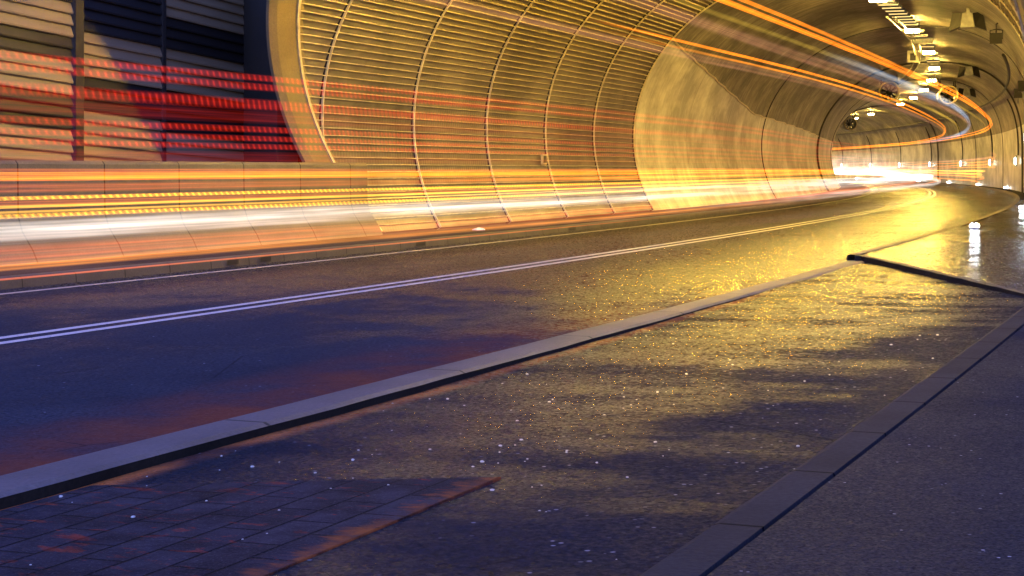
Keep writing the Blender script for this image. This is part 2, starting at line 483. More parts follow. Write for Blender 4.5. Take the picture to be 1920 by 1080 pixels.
TM = {
 'orange': trail_mat('orange_light', (1, .30, .02), .62, 0, 5),
 'orange_hot': trail_mat('hot_orange_light', (1, .24, .008), 1.2, 0, 3),
 'amber': trail_mat('amber_light', (1, .44, .03), .75, .13),
 'amber_line': trail_mat('amber_line_light', (1, .50, .05), .8),
 'red': trail_mat('red_dotted_light', (1, .035, .015), .16, .135),
 'red_soft': trail_mat('red_soft_light', (1, .04, .02), .07, 0, 4),
 'redorange': trail_mat('red_orange_light', (1, .17, .035), .30, 0, 4),
 'white': trail_mat('white_light', (1, .92, .86), .40, 0, 2.2),
 'white_hot': trail_mat('hot_white_light', (1, .93, .82), 1.6, 0, 3),
 'pink': trail_mat('pink_light', (1, .42, .24), .12, 0, 3),
 'blue': trail_mat('blue_light', (.38, .62, 1), .26, 0, 4),
 'olive': trail_mat('olive_light', (.75, .50, .06), .25, 0, 3),
 'yellow': trail_mat('yellow_light', (1, .55, .04), .9, 0, 3),
}

# ================================================================== SETTING
LR = frange(-30, 300, 1.0)
# ground sheet, far below every paved surface
mb = MB()
for i in range(-8, 8):
    for j in range(-8, 8):
        x0, y0 = i*150, j*150
        mb.face([(x0,y0,-.45),(x0+150,y0,-.45),(x0+150,y0+150,-.45),(x0,y0+150,-.45)], 0, [(x0,y0),(x0+150,y0),(x0+150,y0+150),(x0,y0+150)])
tag(mb.build('ground', MAT['ground']), kind='structure')
# carriageway
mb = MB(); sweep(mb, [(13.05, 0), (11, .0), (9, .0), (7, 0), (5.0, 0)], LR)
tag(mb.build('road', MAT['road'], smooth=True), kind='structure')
# painted lines
for name, lats, m in (('centre_marking', (9.02, 9.30), 'line'), ('edge_marking', (12.52,), 'edge_line')):
    mb = MB()
    for la in lats:
        sweep(mb, [(la + .06, .004), (la - .06, .004)], LR)
    tag(mb.build(name, MAT[m]), kind='structure')
# left kerb + left footway
mb = MB(); sweep(mb, [(13.22, .135), (13.04, .13), (13.0, .11), (12.98, -.1)], LR)
tag(mb.build('kerb', MAT['kerb_old']), kind='structure')
mb = MB(); sweep(mb, [(15.4, .128), (14.2, .128), (13.22, .128)], LR)
tag(mb.build('footway', MAT['walk']), kind='structure')
# drain slots in the left kerb: dark inserts
mb = MB()
for L, w in ((19.4, .3), (20.3, .3), (25.6, .4), (33.6, .5)):
    q = [P(L, 12.977, .03), P(L + w, 12.977, .03), P(L + w, 12.977, .10), P(L, 12.977, .10)]
    mb.face(q)
tag(mb.build('kerb_drain', MAT['black']), kind='structure')
# near kerb stones between road and lay-by (raised on both sides, worn arrises)
mb = MB()
LK = frange(-8, 24.2, .35)
rows = []; uvs = []
for L in LK:
    w = .005 * sin(L * 2.1) + .004 * sin(L * 5.3) + random.uniform(-.004, .004)
    pr = [(5.09 + w*.4, -.02), (5.085 + w*.4, .018), (5.05, .026), (4.80 + w, .028), (4.765 + w, .012), (4.76 + w, -.09)]
    rows.append([P(L, *p) for p in pr]); uvs.append([(L, s) for s in (0, .04, .08, .33, .37, .48)])
mb.grid([r[:5] for r in rows], 0, [u[:5] for u in uvs]); mb.grid([r[4:] for r in rows], 1, [u[4:] for u in uvs])
tag(mb.build('kerb_stones', [MAT['kerb'], MAT['kerb_dirt']]), kind='structure')
# lay-by surface with cross fall and small unevenness
def bay_end(lat):          # L where the lay-by ends
    return 17.2 + (24.0 - 17.2) * max(0, min(1, (lat - 1.7) / (4.8 - 1.7)))
def bay_z(lat, L=6.0):
    return -.034 + (4.78 - lat) / 3.0 * .085 + max(0.0, min(1.0, (L - 8) / 11)) * max(0, lat - 2.5) / 2.3 * .05
mb = MB()
lats = [4.80, 4.72, 4.3, 3.8, 3.3, 2.8, 2.3, 1.72]
n = 40
rows = [[P(-8 + (bay_end(la) + 8) * i / n, la, bay_z(la, -8 + (bay_end(la) + 8) * i / n) + .004 * sin(i * 1.3 + la * 3)) for la in lats] for i in range(n + 1)]
uvs = [[(-8 + (bay_end(la) + 8) * i / n, la) for la in lats] for i in range(n + 1)]
mb.grid(rows, 0, uvs)
tag(mb.build('lay_by', MAT['bay'], smooth=True), kind='structure')
# block paving set in the lay-by
mb = MB()
def pz(la): return bay_z(la) + .009
pl = [4.70, 4.2, 3.6, 3.0]
Lp = frange(-6, 5.9, .6)
e = lambda L, la: L + (.6 - (la - 3.0) * .42 if L > 5.8 else 0)
rows = [[P(e(L, la), la, pz(la)) for la in pl] for L in Lp]
uvs = [[(e(L, la), la) for la in pl] for L in Lp]
mb.grid(rows, 0, uvs)
side = [[P(L if L < 5.8 else e(L, 3.0), 3.0, pz(3.0)), P(L if L < 5.8 else e(L, 3.0), 2.995, pz(3.0) - .06)] for L in Lp]
mb.grid(side, 0, [[(L, 3.0), (L, 3.06)] for L in Lp])
mb.grid([[P(e(5.9, la), la, pz(la)), P(e(5.9, la) + .004, la, pz(la) - .06)] for la in pl], 0, [[(6, la), (6.06, la)] for la in pl])
tag(mb.build('paving', MAT['paving']), kind='structure')
# right-hand pavement: kerb strip, a dark joint and the walk
mb = MB()
rows = []; uvs = []
for L in frange(-8, 17.6, .4):
    w = .002 * sin(L * 3.3) + .0015 * sin(L * 7.7)
    pr = [(1.80 + w, -.02), (1.79 + w, .070), (1.765 + w, .078), (1.60, .080), (1.592 + w, .055)]
    rows.append([P(L, *p) for p in pr]); uvs.append([(L, s) for s in (0, .1, .13, .3, .33)])
mb.grid(rows, 0, uvs)
tag(mb.build('pavement_kerb', MAT['kerb_dark']), kind='structure')
mb = MB(); sweep(mb, [(1.575, .05), (1.57, .085), (1.0, .086), (0, .086), (-2, .086), (-7, .086)], frange(-8, 60, 1))
tag(mb.build('pavement', MAT['walk']), kind='structure')
# raised wet pavement ahead of the lay-by, running into the tunnel as a ledge
mb = MB()
lt = [5.07, 5.04, 4.7, 4.2, 3.6, 2.9, 2.2, 1.57]
def wz(la): return .105 - max(0, (4.9 - la)) * .006
rows = [[P(24.15 + .15 if la > 4.8 else bay_end(la), la, wz(la)) for la in lt]]
for i in range(1, 48):
    L = 24.3 + i * 1.0
    rows.append([P(bay_end(min(la, 4.8)) + (L - bay_end(min(la, 4.8))) * min(1, i / 4), la, wz(la)) for la in lt])
uvs = [[(r * .9, la) for la in lt] for r in range(len(rows))]
mb.grid(rows, 0, uvs)
tag(mb.build('wet_pavement', MAT['wet_walk'], smooth=True), kind='structure')
# its end kerb (dark broken face by the road, pale lip further along)
mb = MB()
rows = []; uvs = []
for i in range(31):
    la = 4.95 - (4.95 - 1.75) * i / 30
    L = bay_end(min(la, 4.8)) + (.12 if la > 4.8 else 0)
    w = .012 * sin(i * 2.3) + .01 * sin(i * 5.1)
    rows.append([P(L - .03 + w, la, bay_z(min(la, 4.78), 22) - .04), P(L - .02 + w, la, wz(la) - .006), P(L + .01, la, wz(la) + .004 + .004 * sin(i * 3.1)), P(L + .17 + w * .5, la, wz(la) + .003)])
    uvs.append([(i * .13, s) for s in (0, .1, .14, .25)])
mb.grid([r[:2] for r in rows], 1, [u[:2] for u in uvs]); mb.grid([r[1:] for r in rows], 0, [u[1:] for u in uvs])
tag(mb.build('end_kerb', [MAT['kerb_old'], MAT['kerb_dirt']]), kind='structure')
# ledge kerb inside the tunnel, outer (right) side
mb = MB(); sweep(mb, [(5.09, -.05), (5.085, .10), (5.05, .118), (4.9, .118)], frange(24.2, 300, 1.0))
tag(mb.build('ledge_kerb', MAT['kerb']), kind='structure')
mb = MB(); sweep(mb, [(4.9, .112), (4.4, .112), (4.1, .112)], frange(71.0, 300, 1.0))
tag(mb.build('ledge', MAT['walk']), kind='structure')

# ================================================================== TUNNEL
CW, CH = 9.4, 2.37
AL, AR, BV = 6.17, 5.10, 5.08
def _profile():
    pts = []
    a0 = math.asin(-(CH - .10) / BV)
    for i in range(181):
        a = a0 + (pi/2 - a0) * i / 180
        pts.append((CW + AL * cos(a), CH + BV * sin(a)))
    for i in range(1, 121):
        a = pi/2 * (1 - i / 120)
        pts.append((CW - AR * cos(a) ** (2/2.6), CH + BV * max(0, sin(a)) ** (2/2.6)))
    for i in range(1, 16):
        pts.append((CW - AR, CH - (CH - .10) * i / 15))
    return pts
PROF = _profile()
ACC = [0.0]
for a, b in zip(PROF, PROF[1:]): ACC.append(ACC[-1] + math.hypot(b[0]-a[0], b[1]-a[1]))
S_TOT = ACC[-1]
def prof(s, inset=0.0):
    s = max(0, min(S_TOT - 1e-6, s))
    i = max(0, min(len(PROF) - 2, bisect.bisect_right(ACC, s) - 1))
    t = (s - ACC[i]) / (ACC[i+1] - ACC[i])
    a, b = PROF[i], PROF[i+1]
    x, y = a[0]*(1-t)+b[0]*t, a[1]*(1-t)+b[1]*t
    dx, dy = b[0]-a[0], b[1]-a[1]
    l = math.hypot(dx, dy)
    # inward normal: s runs left foot -> crown -> right foot
    nx, ny = -dy / l, dx / l
    if nx * (CW - x) + ny * (CH - y) < 0: nx, ny = -nx, -ny
    return x + nx * inset, y + ny * inset
def s_at_lat(lat):
    for i, p in enumerate(PROF):
        if p[0] <= lat and p[1] > CH: return ACC[i]
    return S_TOT * .5
def portal_L(lat, h):
    return 27.85 - .70 * h + max(0, CW - lat) * .8
def PT(L, lat, h):
    """a point of the vault; its right side opens like a bell towards the mouth"""
    if lat < CW and L < 62:
        lat = CW - (CW - lat) * (1 + .0100 * (62 - L))
    return P(L, lat, h)
RINGS = [22.52, 26.60, 30.67, 34.75, 38.83, 42.91, 46.98]
t_loc = P(27, 15.2, .1)
tunnel = tag(empty('road_tunnel', t_loc), 'vaulted road tunnel curving away, ribbed metal panels at its mouth and streaked concrete beyond', 'tunnel')
# panel bays between ribs
PITCH = .146
NB = int(S_TOT / PITCH)
for bi in range(6):
    mb = MB()
    for j in range(NB):
        s0, s1 = j * PITCH, (j + 1) * PITCH
        for k, (sa, ia, sb, ib, mi) in enumerate(((s0 + .018, .10, s1, .118, 0), (s1, .118, s1 + .003, .150, 1), (s1 + .003, .150, s1 + .018, .150, 1), (s1 + .018, .150, s1 + .0181, .10, 1))):
            a = prof(sa, ia); b = prof(sb, ib)
            pa, pb = portal_L(*a), portal_L(*b)
            L0a, L0b = max(RINGS[bi] + .02, pa), max(RINGS[bi] + .02, pb)
            L1 = RINGS[bi + 1] - .02
            if L1 - max(L0a, L0b) < .03: continue
            mb.face([PT(L0a, *a), PT(L1, *a), PT(L1, *b), PT(L0b, *b)], mi, [(L0a, sa), (L1, sa), (L1, sb), (L0b, sb)])
    if mb.f: mb.build('panel_bay', [MAT['panel'], MAT['lip']], tunnel, world=True)
# ribs
def ring_mesh(mb, L, w, i0, i1, s_from=0, s_to=None, step=.15):
    s_to = s_to or S_TOT
    rows = []
    for s in frange(s_from, s_to, step):
        a = prof(s, i0); b = prof(s, i1)
        if L < portal_L(*b) + .02: 
            if rows: mb.grid(rows); rows = []
            continue
        rows.append([PT(L - w, *a), PT(L - w, *b), PT(L + w, *b), PT(L + w, *a)])
    if len(rows) > 1: mb.grid(rows)
for L in RINGS[1:]:
    mb = MB()
    ring_mesh(mb, L, .02 if L < 46 else .05, .02, .165)
    mb.build('rib', MAT['rib'], tunnel, world=True)
    mb = MB()
    ring_mesh(mb, L - .04, .012, .02, .135)
    mb.build('rib_shadow_joint', MAT['black'], tunnel, world=True)
# portal rim: flared lip
mb = MB()
rows = []; uvs = []
for s in frange(0, S_TOT, .12):
    La = portal_L(*prof(s, 0))
    rows.append([PT(La + .35, *prof(s, .10)), PT(La + .02, *prof(s, .16)), PT(La - .04, *prof(s, .165)), PT(La - .62, *prof(s, .11)), PT(La - .80, *prof(s, .04)), PT(La - .80, *prof(s, -.02)), PT(La + 3.0, *prof(s, -.40))])
    uvs.append([(x, s) for x in (0, .3, .4, 1.1, 1.2, 1.6, 5)])
mb.grid(rows, 0, uvs)
mb.build('portal_rim', MAT['rim'], tunnel, world=True)
mb = MB()
rows = []
for s in frange(0, S_TOT, .12):
    La = portal_L(*prof(s, 0))
    rows.append([PT(La - .02, *prof(s, .10)), PT(La - .02, *prof(s, .19)), PT(La + .07, *prof(s, .19)), PT(La + .07, *prof(s, .10))])
mb.grid(rows)
mb.build('rim_flange', MAT['rib'], tunnel, world=True)
# outer shell behind the panels so that no light leaks through
mb = MB()
rows = []
for s in frange(0, S_TOT, .4):
    La = min(46.9, portal_L(*prof(s, 0)))
    rows.append([PT(La + (47.2 - La) * i / 6, *prof(s, -.05)) for i in range(7)])
mb.grid(rows)
mb.build('outer_shell', MAT['dark_conc'], tunnel, world=True)
# concrete lining beyond, painted pale at the foot of both sides
def paint_h(L): 
    return 3.65 + max(0.0, (66.5 - L)) / 19.5 * 1.75 if L < 66.5 else 3.65 - min(1, (L - 66.5) / 30) * .45
def s_left(h):
    for i, p in enumerate(PROF):
        if p[1] >= h: return ACC[i]
def s_right(h):
    for i in range(len(PROF) - 1, 0, -1):
        if PROF[i][1] >= h: return ACC[i]
LC = [46.98] + [46.98 + .75 * i for i in range(1, 60)] + frange(92, 300, 1.6)
def strip(name, mat, sa, sb, n, inset=0.0):
    mb = MB(); rows = []; uvs = []
    for L in LC:
        a, b = sa(L), sb(L)
        ss = [a + (b - a) * i / n for i in range(n + 1)]
        rows.append([PT(L, *prof(s, inset)) for s in ss]); uvs.append([(L, s) for s in ss])
    mb.grid(rows, 0, uvs)
    return mb.build(name, mat, tunnel, world=True, smooth=True)
strip('lower_lining', MAT['lower'], lambda L: 0, lambda L: s_left(paint_h(L)), 16)
strip('upper_lining', MAT['upper'], lambda L: s_left(paint_h(L)), lambda L: s_right(3.75), 60)
strip('lower_lining', MAT['lower'], lambda L: s_right(3.75), lambda L: S_TOT, 14)
# raised paint edge trim
mb = MB(); rows = []
for L in LC[:75]:
    s = s_left(paint_h(L))
    rows.append([PT(L, *prof(s - .03, .0)), PT(L, *prof(s - .03, .03)), PT(L, *prof(s + .03, .03)), PT(L, *prof(s + .03, .0))])
mb.grid(rows); mb.build('lining_edge', MAT['lip'], tunnel, world=True)
# arch ring standing proud where the vault steps
for L in (93.5, 158.0):
    mb = MB(); ring_mesh(mb, L, .18, -.02, .09); mb.build('arch_ring', MAT['upper'], tunnel, world=True, smooth=False)
for L in (69.5, 112.0, 132.0):
    mb = MB(); ring_mesh(mb, L, .035, -.02, .03); mb.build('ring_seam', MAT['dark'], tunnel, world=True)

# wing wall between the barrier's end and the rim
wing = P(27.0, 17.0, 0)
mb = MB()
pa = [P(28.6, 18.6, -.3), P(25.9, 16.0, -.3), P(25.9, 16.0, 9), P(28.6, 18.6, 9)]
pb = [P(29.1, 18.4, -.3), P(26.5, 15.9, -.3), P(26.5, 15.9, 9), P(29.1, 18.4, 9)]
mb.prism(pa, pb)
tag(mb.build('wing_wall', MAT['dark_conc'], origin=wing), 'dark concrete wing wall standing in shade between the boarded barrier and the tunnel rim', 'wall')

# low concrete wall along the left footway with a flared foot
mb = MB()
sweep(mb, [(15.35, .0), (15.35, 1.50), (15.02, 1.52), (14.98, 1.47), (14.97, .75), (14.9, .55), (14.72, .30), (14.62, .1)], frange(2, 27.6, .48))
tag(mb.build('concrete_wall', MAT['wall'], origin=P(15, 15, .1)), 'low jointed concrete wall with a flared foot beside the left footway, below the boarded barrier', 'wall')

# boarded noise barrier behind it
bar = tag(empty('noise_barrier', P(18, 18, 0)), 'noise barrier of beige and dark overlapping horizontal boards between steel posts', 'barrier')
def board_panel(L0, L1, dark_bands, lat=18.0, top=5.4, step=0.0):
    """lapped boards; each leans out to a lip at its foot"""
    mbs = MB()
    pitch = .196
    z = .2
    j = 0
    while z < top:
        tilt = lambda L: (24 - L) * .05
        mi = 1 if any(a <= z < b for a, b in dark_bands) else 0
        pr = [(lat - .055 - step, z), (lat - .06 - step, z + .03), (lat - step, z + pitch)]
        rows = []; uvs = []
        for L in frange(L0, L1, 1.2):
            rows.append([P(L, p[0], p[1] + tilt(L)) for p in [(lat - step, z - .004)] + pr]); uvs.append([(L, j * 3.7 + q) for q in (0, .05, .08, .25)])
        mbs.grid(rows, mi, uvs)
        z += pitch; j += 1
    return mbs.build('board_panel', [MAT['board'], MAT['board_dark']], bar, world=True)
board_panel(6, 14.5, [(2.6, 3.1), (3.9, 9)], step=.25)
board_panel(14.6, 22.05, [(1.9, 2.42), (2.98, 3.5), (3.95, 4.3)], step=.22)
board_panel(22.3, 25.0, [(2.2, 2.78), (3.55, 4.55)])
board_panel(25.1, 28.7, [(3.55, 4.2), (2.1, 2.9)])
for L, w in ((14.55, .1), (22.17, .11), (25.05, .05)):
    mb = MB()
    q = lambda lat, LL, z: P(LL, lat, z)
    lo, hi = (17.68, 18.1) if w > .06 else (17.92, 18.1)
    a = [q(hi, L - w, 0), q(lo, L - w, 0), q(lo, L + w, 0), q(hi, L + w, 0)]
    b = [(x, y, 6.0) for x, y, z in a]
    mb.prism(a, b)
    mb.build('post', MAT['dark'], bar, world=True)

# ================================================================== TUNNEL FITTINGS
LAMP_L0, LAMP_D = 67.62, 12.996
def make_lamp():
    r = empty('ceiling_lamp', (0, 0, 0))
    mb = MB(); mb.box(-.31, .31, -.18, .18, .02, .12); mb.box(-.30, -.26, -.03, .03, .12, .42); mb.box(.26, .30, -.03, .03, .12, .42)
    mb.build('housing', MAT['steel'], r)
    mb = MB(); mb.box(-.27, .27, -.14, .14, -.09, .018); mb.build('diffuser', MAT['lamp_strong'], r)
    return r
def place(o, L, lat, h):
    o.location = P(L, lat, h); o.rotation_euler = (0, 0, -heading(L)); return o
idx = [-3, -2.5, -2, -1.5, -1, 0, 1, 2, 3, 4, 5, 6, 8, 9, 10, 11, 12, 13, 14, 15, 16]
proto = make_lamp()
vis = 0
for n_, i in enumerate(idx):
    o = proto if n_ == 0 else copy_tree(proto)
    place(o, LAMP_L0 + LAMP_D * i, 9.07, 7.10)
    if i in (-2,):      # each row position carries its own lamp type
        d_ = [c for c in o.children if c.name.startswith('diffuser')][0]; d_.data = d_.data.copy()
        d_.data.materials[0] = MAT['lamp']; proto = o
    if i < 0:
        lab = "lit yellow ceiling lamp over the metal panels, %s inside the mouth" % ORD[n_]
    else:
        lab = "lit yellow lamp under the concrete vault, %s beyond the metal panels" % ORD[vis]; vis += 1
    tag(o, lab, 'lamp', 'lit ceiling lamps in a row')
r = place(empty('wall_washer', (0, 0, 0)), 24.6, 9.0, 7.0)
mb = MB(); mb.box(-.02, .12, -.35, .35, -.25, .25); mb.box(.0, .06, -.04, .04, .25, .45); mb.box(-.2, -.02, -.35, .35, -.27, -.25); mb.build('housing', MAT['steel'], r)
mb = MB(); mb.box(-.05, -.021, -.31, .31, -.22, .22); mb.build('diffuser', MAT['washer'], r)
tag(r, 'sodium wall washer at the crown of the mouth, lighting the barrier and the first panels', 'lamp')
# unlit-looking dim lamp bars between them
def make_bar():
    r = empty('dim_ceiling_lamp', (0, 0, 0))
    mb = MB(); mb.box(-.36, .36, -.09, .09, .02, .10); mb.box(-.03, .03, -.03, .03, .10, .3); mb.build('housing', MAT['steel'], r)
    mb = MB(); mb.box(-.33, .33, -.055, .055, -.01, .018); mb.build('diffuser', MAT['lamp_dim'], r)
    return r
bars = [56.4 + 1.18 * i for i in range(9)] + [69.6, 72.0, 75.6, 78.2, 83.4, 86.2, 89.4, 97.2, 100.6]
proto = make_bar()
for i, L in enumerate(bars):
    o = proto if i == 0 else copy_tree(proto)
    place(o, L, 9.07, 7.17)
    tag(o, "dim yellow lamp bar across the vault, %s of the ladder-like row from the mouth" % ORD[i], 'lamp', 'dim lamp bars along the vault')
# pale box among them and a dark box by the tray
r = place(empty('junction_box', (0, 0, 0)), 73.8, 9.0, 7.0)
mb = MB(); mb.box(-.42, .42, -.2, .2, 0, .26); mb.build('box_body', MAT['pale'], r)
mb = MB(); mb.box(-.38, .38, -.206, -.201, .03, .23); mb.build('lid', MAT['steel'], r)
tag(r, 'pale rectangular box hanging among the lamp bars under the vault', 'box')
r = place(empty('camera_housing', (0, 0, 0)), 84, 9.95, 6.9)
mb = MB(); mb.box(-.28, .28, -.25, .25, -.1, .5); mb.build('housing', MAT['pale'], r)
mb = MB(); mb.box(-.14, .14, -.262, -.252, .0, .36); mb.build('window', MAT['black'], r)
tag(r, 'square dark-windowed housing fixed to the vault beside the cable tray', 'camera')

# cable tray: side rails and rungs following the vault, swinging down at its end
tr = tag(empty('cable_tray', P(66, 9.6, 7.0)), 'thin ladder cable tray bending along the crown of the vault', 'cable tray')
def tray(L): 
    lat = 9.45 + max(0, (L - 74)) ** 1.35 * .0125
    return lat, 7.18 - max(0, L - 100) * .006
for d in (-.14, .14):
    mb = MB()
    pts = [P(L, tray(L)[0] + d, tray(L)[1]) for L in frange(62, 132, 1.0)]
    mb.tube(pts, .035, 6); mb.build('rail', MAT['pale'], tr, world=True)
for L in frange(62, 132, .9):
    la, h = tray(L)
    mb = MB(); mb.tube([P(L, la - .14, h), P(L, la + .14, h)], .022, 5)
    mb.build('rung', MAT['pale'], tr, world=True)

# jet fans
def make_fan():
    r = empty('jet_fan', (0, 0, 0))
    R, N = .62, 28
    def ring(rad, y): return [(rad * cos(2*pi*i/N), y, rad * sin(2*pi*i/N)) for i in range(N)]
    mb = MB(); mb.grid([ring(R*.80, .3), ring(R*.80, -1.6), ring(R*.97, -1.75), ring(R, -1.7), ring(R, 1.7), ring(R*.97, 1.75), ring(R*.8, 1.6), ring(R*.8, .3)], closed=True)
    mb.build('casing', MAT['steel'], r, smooth=True)
    mb = MB(); mb.grid([ring(R*1.01, -1.70), ring(R*1.04, -1.76), ring(R*.86, -1.80), ring(R*.84, -1.72)], closed=True)
    mb.build('inlet_ring', MAT['lip'], r, smooth=True)
    mb = MB()
    mb.tube([(0, -.55, 0), (0, -.2, 0)], [.08, .2], 12)
    for b in range(9):
        a = 2*pi*b/9
        q = []
        for rad, tw in ((.18, .30), (.49, .13)):
            for s in (-1, 1):
                aa = a + s * .17
                q.append((rad*cos(aa), -.35 + s*tw*.6, rad*sin(aa)))
        mb.face([q[0], q[1], q[3], q[2]])
    mb.build('impeller', MAT['dark'], r)
    for y in (-1.0, 1.0):
        mb = MB(); mb.box(-.5, -.44, y-.04, y+.04, .3, 1.15); mb.box(.44, .5, y-.04, y+.04, .3, 1.15); mb.box(-.56, .56, y-.05, y+.05, .56, .64)
        mb.build('bracket', MAT['dark'], r)
    return r
proto = make_fan()
for i, (L, la, h, lab) in enumerate(((165, 12.0, 5.85, 'round jet fan hanging deepest in the tunnel, its lit inlet ring facing out'), (103, 11.7, 6.15, 'jet fan under the vault crossed by the cable tray'), (112, 7.9, 6.3, 'jet fan under the vault behind the pale blue light trail'))):
    o = proto if i == 0 else copy_tree(proto)
    place(o, L, la, h); tag(o, lab, 'fan', 'jet fans under the vault')

# twin-horn loudspeakers on the vault
def make_speaker():
    r = empty('loudspeaker', (0, 0, 0))
    mb = MB()
    a = [(-.16, -.45, .32), (.16, -.45, .32), (.24, -.45, -.18), (-.24, -.45, -.18)]
    b = [(x * 1.0, .35, z) for x, y, z in a]
    mb.prism(a, b); mb.box(-.05, .05, -.05, .05, .32, .75)
    mb.build('body', MAT['steel'], r)
    for s in (-1, 1):
        mb = MB()
        a = [(s*.18, -.47, .30), (s*.255, -.47, -.16), (s*.62, -.40, -.30), (s*.50, -.3, .36)]
        b = [(x, y + .55, z) for x, y, z in a]
        if s < 0: a, b = list(reversed(a)), list(reversed(b))
        mb.prism(a, b); mb.build('horn', MAT['black'], r)
    return r
proto = make_speaker()
for i, (L, la, h, lab) in enumerate(((57.5, 6.35, 6.45, 'pale twin-horn loudspeaker on the vault beside the camera floodlight'), (93.4, 7.2, 6.78, 'pale twin-horn loudspeaker on the vault between its two like neighbours'), (113, 6.6, 6.5, 'farthest pale twin-horn loudspeaker, just above the long orange trail'))):
    o = proto if i == 0 else copy_tree(proto)
    place(o, L, la, h); tag(o, lab, 'loudspeaker', 'loudspeakers on the vault')

# floodlight on the right shoulder, with its cable
r = place(empty('floodlight', (0, 0, 0)), 56.0, 5.35, 5.75)
mb = MB(); mb.box(-.17, .17, -.2, .15, -.14, .16); mb.box(-.20, .20, -.25, -.2, -.17, .19); mb.box(-.14, .14, .15, .3, -.10, .12); mb.build('housing', MAT['black'], r)
mb = MB(); mb.tube([(0, 0, .22), (.0, .05, .5), (.25, .1, .75)], .03, 6); mb.tube([(-.2, 0, 0), (-.2, .05, .3), (0, .05, .34), (.2, .05, .3), (.2, 0, 0)], .02, 6); mb.build('bracket', MAT['dark'], r)
tag(r, 'dark boxy floodlight on a bracket at the right shoulder of the vault', 'floodlight')
# small control boxes on the right wall
proto = None
for L, la, h, lab in ((69.1, 4.75, 4.8, 'small dark box on the right wall below the sagging cable, nearer the mouth'), (82.5, 4.9, 5.1, 'small dark box on the right wall against the pale strip, farther in')):
    if proto is None:
        r = proto = empty('wall_box', (0, 0, 0))
        mb = MB(); mb.box(-.2, .2, -.25, .25, -.22, .22); mb.build('box_body', MAT['dark'], r)
        mb = MB(); mb.box(-.03, .03, -.04, .04, -.5, -.22); mb.build('gland', MAT['steel'], r)
    else: r = copy_tree(proto)
    place(r, L, la, h); tag(r, lab, 'box', 'control boxes on the right wall')
# dark cable following the right shoulder
mb = MB(); mb.tube([P(L, 5.35 + .0012*(L-62), 5.62 + .0022*(L - 62)) for L in frange(62, 260, 2.0)], .065, 6)
tag(mb.build('shoulder_cable', MAT['black'], origin=P(62, 5.3, 5.6)), 'dark cable running along the shoulder of the outer curving wall', 'cable')

# guide lamps on the outer wall with conduits up to the cable
WL = [98.0, 119.9, 141.2, 162.4, 182.8, 202.5, 221.5, 241.0]
for i, L in enumerate(WL):
    r = empty('wall_lamp', P(L, 4.38, 1.88), -heading(L))
    r.rotation_euler = (0, 0, -heading(L))
    mb = MB(); mb.box(-.1, -.04, -.1, .1, -.32, .32); mb.build('back_plate', MAT['steel'], r)
    mb = MB(); mb.box(-.17, -.1, -.07, .07, -.18, .18); mb.box(-.16, -.11, -.06, .06, -.22, -.18); mb.build('diffuser', MAT['wall_glow'], r)
    mb = MB()
    pts = []
    for h in frange(2.2, 5.5, .3):
        s = s_right(h) if h > CH else None
        q = prof(s, .04) if s else (4.34, h)
        pts.append(P(L, q[0], q[1]))
    mb.tube(pts, .045, 6)
    # the conduit's mesh is given in the lamp's own frame
    c_, s_ = cos(heading(L)), sin(heading(L))
    ox, oy, oz = r.location
    mb.v = [(c_*(x-ox) - s_*(y-oy), s_*(x-ox) + c_*(y-oy), z-oz) for x, y, z in mb.v]
    mb.build('conduit', MAT['black'], r)
    tag(r, "upright white-green guide lamp on the outer wall, %s along it from the mouth" % ORD[i], 'lamp', 'guide lamps along the outer wall')
# kerb lamps along the ledge
KL = [35.5, 53.2, 108.4, 130, 150.5, 171, 191.5, 212, 232, 252]
def make_kl():
    r = empty('kerb_lamp', (0, 0, 0))
    mb = MB(); mb.box(-.1, .1, -.09, .09, 0, .06); mb.box(-.03, .03, -.09, -.06, .06, .15); mb.build('base', MAT['steel'], r)
    mb = MB(); mb.tube([(0, 0, .06), (0, 0, .10), (0, 0, .14)], [.085, .10, .05], 12); mb.build('lens', MAT['kerb_glow'], r)
    return r
proto = make_kl()
for i, L in enumerate(KL):
    o = proto if i == 0 else copy_tree(proto)
    place(o, L, 4.42, .112 if L > 60 else .10)
    if i == 3: pass
    tag(o, "bright white low kerb lamp at the outer kerb, %s from the broken kerb corner" % ORD[i], 'lamp', 'kerb lamps along the outer kerb')
# violet lamp above them on the right wall
r = empty('exit_lamp', P(76.0, 4.5, 2.85), -heading(76))
mb = MB(); mb.box(-.12, -.04, -.2, .2, -.2, .2); mb.build('back_plate', MAT['steel'], r)
mb = MB(); mb.box(-.2, -.12, -.16, .16, -.16, .16); mb.build('diffuser', MAT['violet_glow'], r)
tag(r, 'square violet-white lamp on the right wall above the guide lamps', 'lamp')

# small fittings on the panels and footway
def s_for(L, lat, h): return s_left(h)
r = empty('small_plate', P(38.3, 15.3, 1.65), -heading(38))
mb = MB(); mb.box(0, .05, -.16, .16, -.13, .13); mb.build('plate', MAT['lip'], r)
mb = MB(); mb.box(.051, .056, -.1, -.01, -.09, .09); mb.box(.051, .056, .02, .11, -.09, .09); mb.build('face', MAT['dark'], r)
tag(r, 'small square plate fixed low on the ribbed metal panels', 'plate')
mb = MB()
base = P(30.6, 13.9, .13)
rr = [[(.12*cos(a)*k*(1+.3*sin(a*3)), .06*sin(a)*k, .55*z*(1+.3*sin(a*2))) for a in [2*pi*q/14 for q in range(14)]] for k, z in ((1, 0), (.95, .03), (.7, .06), (.3, .075), (.02, .078))]
mb.grid(rr, closed=True)
tag(mb.build('litter', MAT['white'], parent=None), 'crumpled white scrap of litter lying on the left footway', 'litter').location = base

